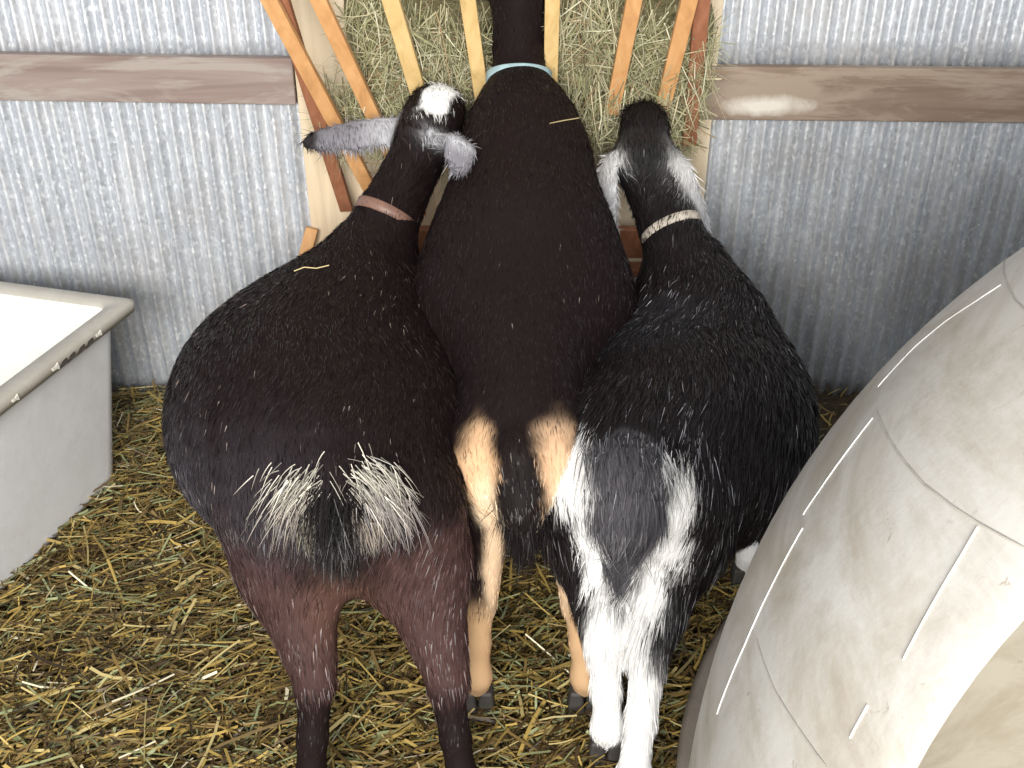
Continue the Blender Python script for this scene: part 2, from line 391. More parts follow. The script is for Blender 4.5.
# ------------------------------------------------------------------ the plastic trough
def rrect(cx, cy, hx, hy, r, z, n=6):
    P = []
    for (sx, sy, a0) in ((1,1,0),(-1,1,90),(-1,-1,180),(1,-1,270)):
        for k in range(n+1):
            a = math.radians(a0 + 90*k/n)
            P.append((cx+sx*(hx-r)+r*math.cos(a), cy+sy*(hy-r)+r*math.sin(a), z))
    return P
def loft(rings, cap0=False, cap1=False, close=True):
    V = [p for R in rings for p in R]; n = len(rings[0]); Fc = []
    for i in range(len(rings)-1):
        for j in range(n if close else n-1):
            Fc.append((i*n+j, i*n+(j+1) % n, (i+1)*n+(j+1) % n, (i+1)*n+j))
    if cap0: Fc.append(tuple(reversed(range(n))))
    if cap1: Fc.append(tuple((len(rings)-1)*n+j for j in range(n)))
    return V, Fc
def trough():
    Hh = .52; W2, L2 = .52, .42           # half sizes of the rim outline
    # local frame: +x towards the right-hand long side, corner (W2, L2) is the far right corner
    A = at(137, 298, z=Hh); Bp = at(0, 403, z=Hh)
    dirv = (Bp-A)[:2]; dirv /= np.linalg.norm(dirv)     # towards the camera
    ang = math.atan2(dirv[1], dirv[0]) + math.pi/2
    L2 = .62
    ux = np.array([math.cos(ang), math.sin(ang)]); uy = np.array([-math.sin(ang), math.cos(ang)])
    c = A[:2] - ux*W2 - uy*L2
    root = tag(empty('feed_trough', (c[0], c[1], 0)), 'deep white rectangular plastic trough with a scuffed flanged rim at left', 'trough')
    def place(o):
        o.parent = root; o.matrix_parent_inverse = Matrix(); o.location = (0,0,0)
    root.rotation_euler = (0, 0, ang)
    fl = .055
    def outer(t): return rrect(0,0, W2-.035-fl*(1-t), L2-.035-fl*(1-t), .05+.03*(1-t), .01+(Hh-.015)*t, 8)
    rings = [outer(0)]+[outer(t) for t in (.03,.1,.3,.6,.9,1)]
    V, Fc = loft(rings, cap0=True)
    o = link('outer_shell', pyd(V, Fc, True), M_tub); place(o)
    def inner(t): return rrect(0,0, W2-.05-(fl+.0)*(1-t), L2-.05-(fl)*(1-t), .028+.06*(1-t), .04+(Hh-.045)*t, 8)
    V, Fc = loft([inner(t) for t in (1,.9,.6,.3,.12,.04)]+[rrect(0,0,W2-.20,L2-.20,.08,.035,8)], cap1=True)
    o = link('basin', pyd(V, Fc, True), M_tub_in); place(o)
    rr = [rrect(0,0,W2-.054,L2-.054,.03,Hh-.012,8), rrect(0,0,W2-.048,L2-.048,.03,Hh,8), rrect(0,0,W2-.008,L2-.008,.022,Hh,8),
          rrect(0,0,W2,L2,.022,Hh-.006,8), rrect(0,0,W2-.002,L2-.002,.022,Hh-.03,8), rrect(0,0,W2-.036,L2-.036,.04,Hh-.028,8)]
    V, Fc = loft(rr)
    o = link('rim', pyd(V, Fc, True), M_rim); place(o)
    # shallow corner rib on the side wall
    # chewed slots and pale scuffs on the long rim
    slot = flat('chewed_slot', (.06,.05,.045), .8)
    for k, (px, py) in enumerate(((64,361),(73,355),(83,347.5),(92,341))):
        p = at(px, py, z=Hh-.012)
        y = float(np.dot(p[:2]-c, uy))
        V = [(W2+.0012-.004, y-.018, Hh-.018), (W2+.0012, y+.016, Hh-.012), (W2+.0012, y+.018, Hh-.022), (W2-.001, y-.012, Hh-.030),
             (W2-.012, y-.018, Hh-.018), (W2-.012, y+.016, Hh-.012), (W2-.012, y+.018, Hh-.022), (W2-.012, y-.012, Hh-.030)]
        o = link('slot', pyd(V, [(0,1,2,3),(7,6,5,4),(0,4,5,1),(1,5,6,2),(2,6,7,3),(3,7,4,0)]), slot); place(o)
    sc = flat('pale_scuff', (.82,.78,.70), .6)
    for (px, py, s) in ((62,367,.016),(102,333,.014),(14,397,.014)):
        p = at(px, py, z=Hh-.012); y = float(np.dot(p[:2]-c, uy))
        V = []
        for a in range(7):
            th = a/7*2*math.pi; rr_ = s*(.7+.4*math.sin(a*2.3))
            V.append((W2+.0022, y+rr_*math.cos(th), Hh-.016+rr_*.7*math.sin(th)))
        V += [(W2-.004, v[1], v[2]) for v in V]
        o = link('scuff', pyd(V, [tuple(range(7)), tuple(range(13,6,-1))]+[(i, (i+1)%7, 7+(i+1)%7, 7+i) for i in range(7)]), sc); place(o)
trough()

# ------------------------------------------------------------------ the big pale plastic dome
def dome():
    R = .80; C = Vector((.952, .507, .846))
    # opening circle through three image directions on the sphere
    def hit(px, py):
        d = Vector(at(px, py, D=1.0)) - Vector((0,0,H)); d.normalize()
        oc = Vector((0,0,H)) - C; b = oc.dot(d); q = b*b - (oc.dot(oc)-R*R)
        return Vector((0,0,H)) + d*(-b-math.sqrt(max(q, 0)))
    p1, p2, p3 = hit(1024, 606), hit(955, 688), hit(893, 768)
    n = (hit(1150, 800)-C).normalized()
    for _ in range(200):      # tilt the mouth's axis until its edge runs through the three points
        an = [n.angle(p-C) for p in (p1, p2, p3)]; ang0 = .72
        for p, q in zip((p1, p2, p3), an): n = (n + (p-C).normalized()*(.3*(q-ang0))).normalized()
    print('dome opening half angle', math.degrees(ang0), 'axis', n)
    root = tag(empty('dome_shelter', (C.x, C.y, 0)), 'huge off-white rounded plastic shelter with thin moulded lines and an open mouth', 'animal shelter')
    s = n.orthogonal().normalized(); t = n.cross(s)
    seg, st = 128, 72
    def ring(a, rad, floor=True):
        P = []
        for j in range(seg):
            th = 2*math.pi*j/seg
            v = C + (n*math.cos(a) + (s*math.cos(th)+t*math.sin(th))*math.sin(a))*rad
            if v.z < .03:   # flat underside
                v.z = .03
            P.append(v)
        return P
    amax = math.pi-.02
    rings = [ring(ang0 + (amax-ang0)*k/st, R) for k in range(st+1)]
    lip = [ring(ang0-.001, R-.008), ring(ang0-.006, R-.006), ring(ang0-.006, R-.002), ring(ang0-.002, R-.0004)]
    V, Fc = loft(lip+rings, cap1=True)
    link('shell', pyd(V, Fc, True), M_dome, root)
    rin = [ring(ang0 + (amax-ang0)*k/40, R-.0085) for k in range(41)]
    for r in rin:
        for v in r:
            if v.z < .06: v.z = .06
    V, Fc = loft(rin, cap1=True)
    link('inner_wall', pyd(V, Fc, True), M_dome_in, root)
    # moulded lines: slim raised ribs following the shell, traced as real arcs on it
    M_line = flat('moulded_line', (.76,.755,.73), .4); M_dark = flat('moulded_groove', (.50,.47,.41), .6)
    def seam(pts, rad, m):
        H_ = [hit(*p) for p in pts]
        out = []
        for i in range(len(H_)-1):
            for k in range(10):
                v = H_[i].lerp(H_[i+1], k/10); v = C + (v-C).normalized()*(R+.0003); out.append(v)
        out.append(H_[-1])
        cu = bpy.data.curves.new('c', 'CURVE'); cu.dimensions = '3D'; cu.bevel_depth = rad; cu.bevel_resolution = 2
        sp = cu.splines.new('POLY'); sp.points.add(len(out)-1)
        for q, v in zip(sp.points, out): q.co = (*v, 1)
        o = bpy.data.objects.new('tmp', cu); COL.objects.link(o)
        dg = bpy.context.evaluated_depsgraph_get(); me = bpy.data.meshes.new_from_object(o.evaluated_get(dg))
        bpy.data.objects.remove(o)
        me.materials.clear(); link('moulded_line', me, m, root)
    seam([(1001,285),(975,302),(945,322),(915,347),(878,387)], .0006, M_line)
    seam([(873,418),(850,448),(820,490),(803,515)], .0006, M_line)
    seam([(803,528),(775,580),(745,645),(717,714)], .0006, M_line)
    seam([(877,412),(890,440),(905,462),(925,485),(955,508),(980,524),(1024,548)], .0009, M_dark)
    seam([(978,527),(960,558),(938,595),(903,660)], .0009, M_dark)
    seam([(1006,258),(1006,280),(1016,300),(1035,318)], .0007, M_dark)
    seam([(757,640),(775,690),(800,730),(826,766)], .0007, M_dark)
    seam([(868,705),(850,738)], .0007, M_line)
    # low dished base showing at the foot
    rr = []
    for (r, z) in ((.98,.0),(1.04,.0),(1.09,.05),(1.105,.085),(1.09,.09),(1.03,.04),(.98,.012)):
        rr.append([(1.40+r*math.cos(a*2*math.pi/96), 1.14+r*math.sin(a*2*math.pi/96), z) for a in range(96)])
    V, Fc = loft(rr, cap0=True, cap1=True); link('base_dish', pyd(V, Fc, True), M_base, root)
    return C, n, R
DC, DN, DR = dome()
def straw_in_dome():
    n = 2500; a = rng.uniform(0, 2*np.pi, n); r = .34*np.sqrt(rng.random(n))
    X = DC.x + r*np.cos(a); Y = DC.y + r*np.sin(a); Z = .07 + rng.random(n)*.05 + .08
    th = rng.uniform(0, 2*np.pi, n); el = rng.normal(0, .2, n)
    T = np.stack([np.cos(th)*np.cos(el), np.sin(th)*np.cos(el), np.sin(el)], 1)
    N = np.stack([rng.normal(0,.5,n), rng.normal(0,.5,n), np.ones(n)], 1)
    pal = np.array([[.62,.46,.14],[.50,.36,.10],[.36,.25,.08],[.34,.37,.17],[.16,.10,.04]])
    C = pal[rng.integers(0, 5, n)]*rng.uniform(.75, 1.15, (n,1))
    o = link('straw_litter', ribbons(np.stack([X,Y,Z],1), T, N, rng.uniform(.03,.12,n), rng.uniform(.002,.005,n), C, 2), M_straw)
    tag(o, 'brown straw litter lying inside the pale plastic shelter', 'straw', kind='stuff')
straw_in_dome()

# ------------------------------------------------------------------ goats: one smooth implicit surface each
def frame(u, n):
    u = np.array(u, float); u /= np.linalg.norm(u); n = np.array(n, float); n -= u*n.dot(u); n /= np.linalg.norm(n)
    return np.stack([u, np.cross(n, u), n])      # rows: long axis, width axis, thin axis
def ell(c, r, col, yaw=0, pitch=0, k=.05, R=None):
    if R is None:
        cy, sy, cp, sp = math.cos(yaw), math.sin(yaw), math.cos(pitch), math.sin(pitch)
        fwd = np.array([sy*cp, cy*cp, sp]); rt = np.array([cy, -sy, 0]); up = np.cross(rt, fwd)
        R = np.stack([rt, fwd, up])
    return ('e', np.array(c, float), np.array(r, float), R, np.array(col, float), k)
def cone(a, b, ra, rb, col, k=.03):
    return ('c', np.array(a, float), np.array(b, float), (ra, rb), np.array(col, float), k)
def dist(pr, P):
    if pr[0] == 'e':
        q = (P - pr[1].astype(np.float32)) @ pr[3].T.astype(np.float32)
        r = pr[2].astype(np.float32)
        k0 = np.linalg.norm(q/r, axis=-1); k1 = np.linalg.norm(q/(r*r), axis=-1)+1e-6
        return k0*(k0-1)/k1
    a, b = pr[1].astype(np.float32), pr[2].astype(np.float32); ba = b-a
    h = ((P-a) @ ba / ba.dot(ba)).clip(0, 1)
    return np.linalg.norm(P-a-h[..., None]*ba, axis=-1) - (pr[3][0]*(1-h)+pr[3][1]*h)
def field(prims, P):
    d = None
    for pr in prims:
        e = dist(pr, P).astype(np.float32)
        if d is None: d = e; continue
        k = pr[5]; h = np.maximum(k-np.abs(d-e), 0)/k
        d = np.minimum(d, e) - h*h*k*.25
    return d
def surface(prims, h=.0085):
    lo = np.min([np.minimum(p[1], p[2] if p[0] == 'c' else p[1])-(max(p[2]) if p[0] == 'e' else max(p[3])) for p in prims], 0) - .04
    hi = np.max([np.maximum(p[1], p[2] if p[0] == 'c' else p[1])+(max(p[2]) if p[0] == 'e' else max(p[3])) for p in prims], 0) + .04
    n = np.ceil((hi-lo)/h).astype(int)
    ax = [lo[i]+h*np.arange(n[i]) for i in range(3)]
    D = np.empty(n, np.float32)
    YY, ZZ = np.meshgrid(ax[1], ax[2], indexing='ij')
    for i0 in range(0, n[0], 16):
        xs = ax[0][i0:i0+16]
        P = np.empty((len(xs),)+YY.shape+(3,), np.float32)
        P[..., 0] = xs[:, None, None]; P[..., 1] = YY; P[..., 2] = ZZ
        D[i0:i0+16] = field(prims, P)
    ins = D < 0
    c = [ins[dx:n[0]-1+dx, dy:n[1]-1+dy, dz:n[2]-1+dz] for dx in (0,1) for dy in (0,1) for dz in (0,1)]
    cnt = sum(x.astype(np.int8) for x in c)
    act = (cnt > 0) & (cnt < 8); ids = np.full(act.shape, -1, np.int64); idx = np.argwhere(act); ids[act] = np.arange(len(idx))
    acc = np.zeros((len(idx), 3)); num = np.zeros(len(idx))
    corners = [(dx,dy,dz) for dx in (0,1) for dy in (0,1) for dz in (0,1)]
    dv = [D[idx[:,0]+a, idx[:,1]+b, idx[:,2]+c_] for a,b,c_ in corners]
    for i in range(8):
        for j in range(i+1, 8):
            if sum(abs(corners[i][k]-corners[j][k]) for k in range(3)) != 1: continue
            s = (dv[i] < 0) != (dv[j] < 0); t = np.where(s, dv[i]/(dv[i]-dv[j]+1e-12), 0)
            p = np.array(corners[i])[None] + t[:, None]*(np.array(corners[j])-np.array(corners[i]))[None]
            acc += np.where(s[:, None], p, 0); num += s
    V = lo + h*(idx + acc/num[:, None])
    Q = []
    for axn in range(3):
        sl = [slice(1, -1)]*3; sl[axn] = slice(0, n[axn]-1)
        sl2 = list(sl); sl2[axn] = slice(1, n[axn])
        A = ins[tuple(sl)]; B = ins[tuple(sl2)]
        e = np.argwhere(A != B); off = np.array([1,1,1]); off[axn] = 0; g = e+off
        fl = A[tuple(e.T)]
        u, v = (axn+1) % 3, (axn+2) % 3
        def cid(du, dv_):
            q = g.copy(); q[:, u] -= du; q[:, v] -= dv_; return ids[tuple(q.T)]
        q = np.stack([cid(1,1), cid(0,1), cid(0,0), cid(1,0)], 1)
        q[~fl] = q[~fl][:, ::-1]; Q.append(q)
    Q = np.concatenate(Q)
    return V, Q
def paint(prims, blobs, P):
    P32 = P.astype(np.float32); Wt = np.zeros(len(P)); C = np.zeros((len(P), 3))
    for pr in prims:
        d = np.maximum(dist(pr, P32), -.02); wv = np.exp(-d/.006); Wt += wv; C += wv[:, None]*pr[4]
    C /= Wt[:, None]
    for (c, r, col, soft) in blobs:
        q = (P-np.array(c))/np.array(r)
        wob = .10*np.sin(P[:,0]*70+P[:,2]*40)+.08*np.sin(P[:,2]*95+P[:,1]*60)
        d = np.linalg.norm(q, axis=1) + wob*.8
        f = np.clip((1+soft-d)/(2*soft), 0, 1)[:, None]; f = f*f*(3-2*f)
        C = C*(1-f) + np.array(col)*f
    return C
def goat(name, base, prims, blobs, label, flow_fwd, n_hair, length, fleck, hair_len=None):
    V, Q = surface(prims)
    root = empty(name, base); tag(root, label, 'goat')
    me = quads(V, Q, paint(prims, blobs, V))
    body = link('body', me, M_skin, root)
    # hair follows the body: backwards along the spine, down the sides and legs
    co = V; a, b, c, d_ = (co[Q[:, i]] for i in range(4))
    nrm = np.cross(c-a, d_-b); ar = np.linalg.norm(nrm, axis=1); nrm /= ar[:, None]+1e-12
    cen = (a+b+c+d_)/4
    pick = rng.choice(len(Q), n_hair, p=ar/ar.sum())
    u, v = rng.random((2, n_hair, 1))
    P = (a[pick]*(1-u)+b[pick]*u)*(1-v) + (d_[pick]*(1-u)+c[pick]*u)*v
    vn = np.zeros_like(V)
    for i in range(4): np.add.at(vn, Q[:, i], nrm*ar[:, None])
    vn /= np.linalg.norm(vn, axis=1, keepdims=True)+1e-12
    N = vn[Q[pick, 0]]*.5 + vn[Q[pick, 2]]*.5; N /= np.linalg.norm(N, axis=1, keepdims=True)+1e-9
    back = -np.array(flow_fwd)
    side = np.clip((P[:, 2] < .55)*1.0, 0, 1)
    fl = back[None]*1.0 + np.array([0,0,-1.0])[None]*(.35 + .9*np.clip((.72-P[:, 2])/.3, 0, 1.5))[:, None]
    swirl = np.stack([np.sin(P[:,1]*17+P[:,2]*11), .4*np.sin(P[:,0]*19+1), .3*np.cos(P[:,0]*15+P[:,1]*9)], 1)*.22
    fl = fl + swirl + rng.normal(0, .16, P.shape)
    T = fl - N*np.sum(fl*N, 1, keepdims=True); T /= np.linalg.norm(T, axis=1, keepdims=True)+1e-9
    lift = rng.uniform(.10, .34, (n_hair, 1))
    T = T + N*lift; T /= np.linalg.norm(T, axis=1, keepdims=True)
    L = rng.uniform(.6, 1.35, n_hair)*length*1.3
    lowleg = np.clip((P[:, 2]-.02)/.3, .42, 1); L = L*lowleg
    if hair_len is not None: L = L*hair_len(P)
    C = paint(prims, blobs, P + rng.normal(0, .0045, P.shape) - T*.010*rng.random((n_hair, 1)))
    dk = C.mean(1, keepdims=True) < .3; C = C*np.where(dk, rng.uniform(.35, 1.0, (n_hair, 1))**1.3*1.7, rng.uniform(.85, 1.12, (n_hair, 1)))
    fr = rng.random(n_hair); cl = .25 + 1.5*np.clip(np.sin(P[:,0]*21+1)+np.sin(P[:,1]*13+P[:,2]*9), 0, 2)*(P[:,1] < 2.2); m = fr < fleck[0]*cl*(C.mean(1) < .06)
    C[m] = np.array(fleck[1])*rng.uniform(.4, 1.1, (m.sum(), 1))
    N2 = N + rng.normal(0, .6, N.shape)
    hair = link('coat_hair', ribbons(P - N*.002, T, N2, L, rng.uniform(.0014, .0026, n_hair), np.clip(C, 0, 1), 2, curve=-N*.12), M_fur, root)
    hair['kind'] = 'stuff'
    return root
def tuft(root, name, items, colf, width=.0016, label=None):
    """long hair: items = (root centre, spread, direction, length, count, colour)"""
    PP, TT, NN, LL, CC, KK = [], [], [], [], [], []
    for (c, sp, dr, ln, n, col) in items:
        P = np.array(c)+rng.normal(0, 1, (n, 3))*np.array(sp)*.55
        T = np.array(dr, float)/np.linalg.norm(dr) + rng.normal(0, .22, (n, 3)); T /= np.linalg.norm(T, axis=1, keepdims=True)
        N = rng.normal(0, .6, (n, 3)) + np.array([0,-1,.5])
        N /= np.linalg.norm(N, axis=1, keepdims=True)
        PP.append(P); TT.append(T); NN.append(N); LL.append(rng.uniform(.5, 1.1, n)*ln)
        CC.append(np.clip(np.array(col)*rng.uniform(.3, 1.25, (n,1)), 0, 1)); KK.append(np.tile([0,.05,-.35], (n,1))+rng.normal(0,.08,(n,3)))
    P = np.concatenate(PP); n = len(P)
    o = link(name, ribbons(P, np.concatenate(TT), np.concatenate(NN), np.concatenate(LL), np.full(n, width), np.concatenate(CC), 4, curve=np.concatenate(KK)), M_fur, root)
    o['kind'] = 'stuff'
    if label: o['label'] = label
    return o
def hoof(root, x, y, yaw=0):
    V = []; Fc = []
    for s in (-1, 1):
        b0 = len(V)
        for (z, l0, l1, wd) in ((0, -.036, .040, .022), (.035, -.032, .032, .019), (.075, -.024, .018, .015)):
            for (dx, dy) in ((-1,l0),(1,l0),(1.1,0),(.55,l1),(-.55,l1*.95),(-1,0)):
                X = s*.0185+dx*wd*.9; X2 = X*math.cos(yaw)-dy*math.sin(yaw); Y2 = X*math.sin(yaw)+dy*math.cos(yaw)
                V.append((x+X2, y+Y2, z-.004))
        for r in range(2):
            for j in range(6):
                Fc.append((b0+r*6+j, b0+r*6+(j+1)%6, b0+(r+1)*6+(j+1)%6, b0+(r+1)*6+j))
        Fc.append(tuple(b0+j for j in reversed(range(6)))); Fc.append(tuple(b0+12+j for j in range(6)))
    o = link('hoof', pyd(V, Fc), M_hoof, root); bevel(o, .006, 3)
def collar(root, c, axis, rx, ry, wid, m, label=None, up=(0,0,1)):
    Fm = frame(axis, up); u, sd, n = Fm
    rings = []
    for (t, g) in ((-.5,0),(-.42,.004),(.42,.004),(.5,0),(.42,-.004),(-.42,-.004)):
        rings.append([tuple(np.array(c)+u*t*wid+sd*math.cos(a)*(rx+g)+n*math.sin(a)*(ry+g)) for a in np.linspace(0, 2*np.pi, 48, endpoint=False)])
    rings.append(rings[0])
    V, Fc = loft(rings)
    o = link('collar', pyd(V, Fc, True), m, root)
    if label: o['label'] = label
def eyes(root, c, fw, sep):
    sd = np.cross(fw, [0,0,1]); sd /= np.linalg.norm(sd)
    for s in (-1, 1):
        p = np.array(c)+sd*s*sep
        V = []; Fc = []
        for i in range(9):
            for j in range(14):
                a, b = math.pi*i/8, 2*math.pi*j/14
                V.append(tuple(p+.013*np.array([math.sin(a)*math.cos(b), math.sin(a)*math.sin(b), math.cos(a)])))
        for i in range(8):
            for j in range(14): Fc.append((i*14+j, i*14+(j+1)%14, (i+1)*14+(j+1)%14, (i+1)*14+j))
        link('eye', pyd(V, Fc, True), M_eye, root)
def hind_leg(hip, stifle, hock, foot, rt, colT, colG, colC):
    hip, stifle, hock, foot = map(np.array, (hip, stifle, hock, foot))
    fet = foot + np.array([0, 0, .11])
    return [cone(hip, stifle, rt, rt*.80, colT, .07), cone(stifle, hock+np.array([0,.015,.02]), rt*.80, .041, colG, .05),
            cone(hock, hock*.5+fet*.5, .034, .026, colC, .02), cone(hock*.5+fet*.5, fet, .026, .029, colC, .02),
            cone(fet, foot+np.array([0,.010,.075]), .029, .027, colC, .02)]
def fore_leg(sh, elbow, knee, foot, rt, c1, c2):
    sh, elbow, knee, foot = map(np.array, (sh, elbow, knee, foot)); fet = foot+np.array([0,0,.11])
    return [cone(sh, elbow, rt, rt*.65, c1, .06), cone(elbow, knee, rt*.62, .035, c2, .03), cone(knee, fet, .030, .021, c2, .02),
            cone(fet, foot+np.array([0,.010,.072]), .026, .025, c2, .02)]
def head(poll, nose, cface, w=.062, mz=None):
    poll, nose = np.array(poll), np.array(nose); f = nose-poll
    return [ell(poll+f*.10, (w*1.0, .085, w*.95), cface, k=.03, R=np.stack([np.cross(f/np.linalg.norm(f), [0,0,1])/np.linalg.norm(np.cross(f/np.linalg.norm(f), [0,0,1])), f/np.linalg.norm(f), np.cross(np.cross(f,[0,0,1]), f)/np.linalg.norm(np.cross(np.cross(f,[0,0,1]), f))])),
            cone(poll+f*.2, poll+f*.62, w*.88, w*.60, cface, .03), cone(poll+f*.62, nose, w*.58, w*.50, cface, .03),
            cone(poll+f*.45+np.array([0,0,-.03]), nose+np.array([0,0,-.028]), w*.55, w*.33, cface, .03)]
def ear(pts, ws, n, cols, th=.0085):
    """flat hanging ear through pts, half widths ws"""
    out = []
    for i in range(len(pts)-1):
        a, b = np.array(pts[i]), np.array(pts[i+1]); L = np.linalg.norm(b-a)
        out.append(ell((a+b)/2, (L*.72, (ws[i]+ws[i+1])/2, th), cols[i], k=.022, R=frame(b-a, n)))
    return out

# ---- left goat
BK = (.0110,.0062,.0062); BR = (.058,.031,.028); GY = (.055,.050,.055); WH = (.82,.80,.76)
def goat_left():
    L = []
    L += [ell((-.30,1.60,.55), (.195,.20,.175), BK, k=.08), ell((-.215,1.82,.56), (.14,.26,.15), BK, k=.08),
          ell((-.40,1.80,.575), (.235,.34,.185), BK, k=.10),
          ell((-.445,1.97,.515), (.305,.37,.265), BK, k=.12),
          ell((-.36,2.12,.56), (.20,.26,.235), BK, k=.12),
          ell((-.335,2.26,.53), (.14,.17,.18), BK, k=.08)]
    col = at(386, 216, D=2.27); poll = at(424, 136, D=2.39); nose = at(446, 112, D=2.62)-np.array([0,0,.06])
    L += [cone((-.345,2.12,.68), (-.32,2.21,.76), .125, .090, BK, .08), cone((-.33,2.22,.72), col, .095, .062, BK, .05),
          cone(col, poll, .062, .056, BK, .03), cone(col+[0,0,-.03], poll+[0,.02,-.05], .062, .05, BK, .03)]
    L += head(poll, nose, BK, .066)
    L += [ell(at(436, 110, D=2.46), (.070,.075,.058), BK, k=.04)]
    L += hind_leg((-.410,1.52,.56), (-.412,1.50,.46), (-.362,1.36,.275), (-.375,1.295,0), .112, BR, BR, BK)
    L += hind_leg((-.205,1.52,.56), (-.175,1.50,.46), (-.118,1.36,.275), (-.092,1.295,0), .112, BR, BR, BK)
    L += fore_leg((-.44,2.14,.5), (-.44,2.14,.36), (-.43,2.17,.24), (-.43,2.16,0), .075, BK, BK)
    L += fore_leg((-.27,2.14,.5), (-.27,2.14,.36), (-.27,2.17,.24), (-.27,2.16,0), .075, BK, BK)
    # dock
    L += [cone((-.30,1.47,.66), (-.295,1.40,.60), .045, .03, BK, .05)]
    # ears
    g1, g2, g3 = (.52,.52,.54), (.22,.21,.23), (.16,.15,.16)
    e0, e1, e2, e3 = at(398,128,D=2.42), at(372,133,D=2.41), at(340,137,D=2.40), at(308,141,D=2.41)
    L += ear([e0, e1, e2, e3], [.032,.044,.042,.020], (0,-.6,.8), [g1, g2, (.20,.19,.21)])
    r0, r1, r2 = at(441,140,D=2.34), at(460,143,D=2.22), at(458,168,D=2.17)
    L += ear([r0, r1, r2], [.034,.044,.034], (.5,-.7,.5), [g1, g2])
    fb = at(436, 103, D=2.44)
    blobs = [((-.30,1.52,.665), (.30,.22,.105), BK, .25), (at(444,96,D=2.46), (.034,.06,.040), (.9,.9,.88), .12), (at(434,106,D=2.42), (.038,.05,.040), (.9,.9,.88), .12), (at(421,117,D=2.40), (.026,.04,.028), (.85,.85,.83), .15),
             (e3, (.025,.05,.05), (.03,.025,.025), .5),
             (at(283,490,D=1.52), (.13,.14,.085), (.038,.032,.036), .9), (at(225,470,D=1.72), (.10,.16,.11), (.062,.057,.066), .9),  # bluish-grey sheen of hip and flank, painted into the coat colour
             ((-.30,1.40,.44), (.06,.08,.10), (.095,.050,.040), .8)]
    def hl(P):
        return 1.0 + .5*np.exp(-(((P-np.array([-.3,1.42,.58]))/.13)**2).sum(1))
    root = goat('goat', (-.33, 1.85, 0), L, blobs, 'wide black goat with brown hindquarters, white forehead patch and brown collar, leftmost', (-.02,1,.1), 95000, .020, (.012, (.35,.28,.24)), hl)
    for (x, y) in ((-.375,1.305),(-.092,1.305),(-.43,2.17),(-.27,2.17)): hoof(root, x, y)
    collar(root, col, poll-col, .069, .072, .026, flat('brown_leather', (.20,.11,.08), .5), 'brown collar')
    eyes(root, poll+(nose-poll)*.32+np.array([0,0,.01]), nose-poll, .058)
    bl = (.015,.012,.012); cr = (.46,.43,.36)
    tuft(root, 'tail_hair', [((-.30,1.42,.66),(.035,.03,.03),(0,-1,-.5),.085,900,bl), ((-.298,1.40,.61),(.03,.02,.03),(0,-.3,-1),.06,800,(.025,.02,.018)),
        (tuple(at(302,488,D=1.43)),(.046,.02,.042),(-.75,-.35,-.85),.065,190,cr), (tuple(at(372,478,D=1.43)),(.046,.02,.042),(.8,-.35,-.75),.065,190,cr),
        (tuple(at(300,510,D=1.42)),(.04,.012,.03),(-.5,-.3,-1),.07,300,(.30,.26,.22)), (tuple(at(380,500,D=1.42)),(.04,.012,.03),(.5,-.3,-1),.07,260,(.30,.26,.24)),
        (tuple(at(318,525,D=1.39)),(.03,.012,.02),(-.2,-.3,-1),.04,180,(.30,.27,.20)), (tuple(at(362,525,D=1.39)),(.03,.012,.02),(.25,-.3,-1),.04,160,(.28,.24,.2))], None, label='black tail edged with cream-white hair')
goat_left()

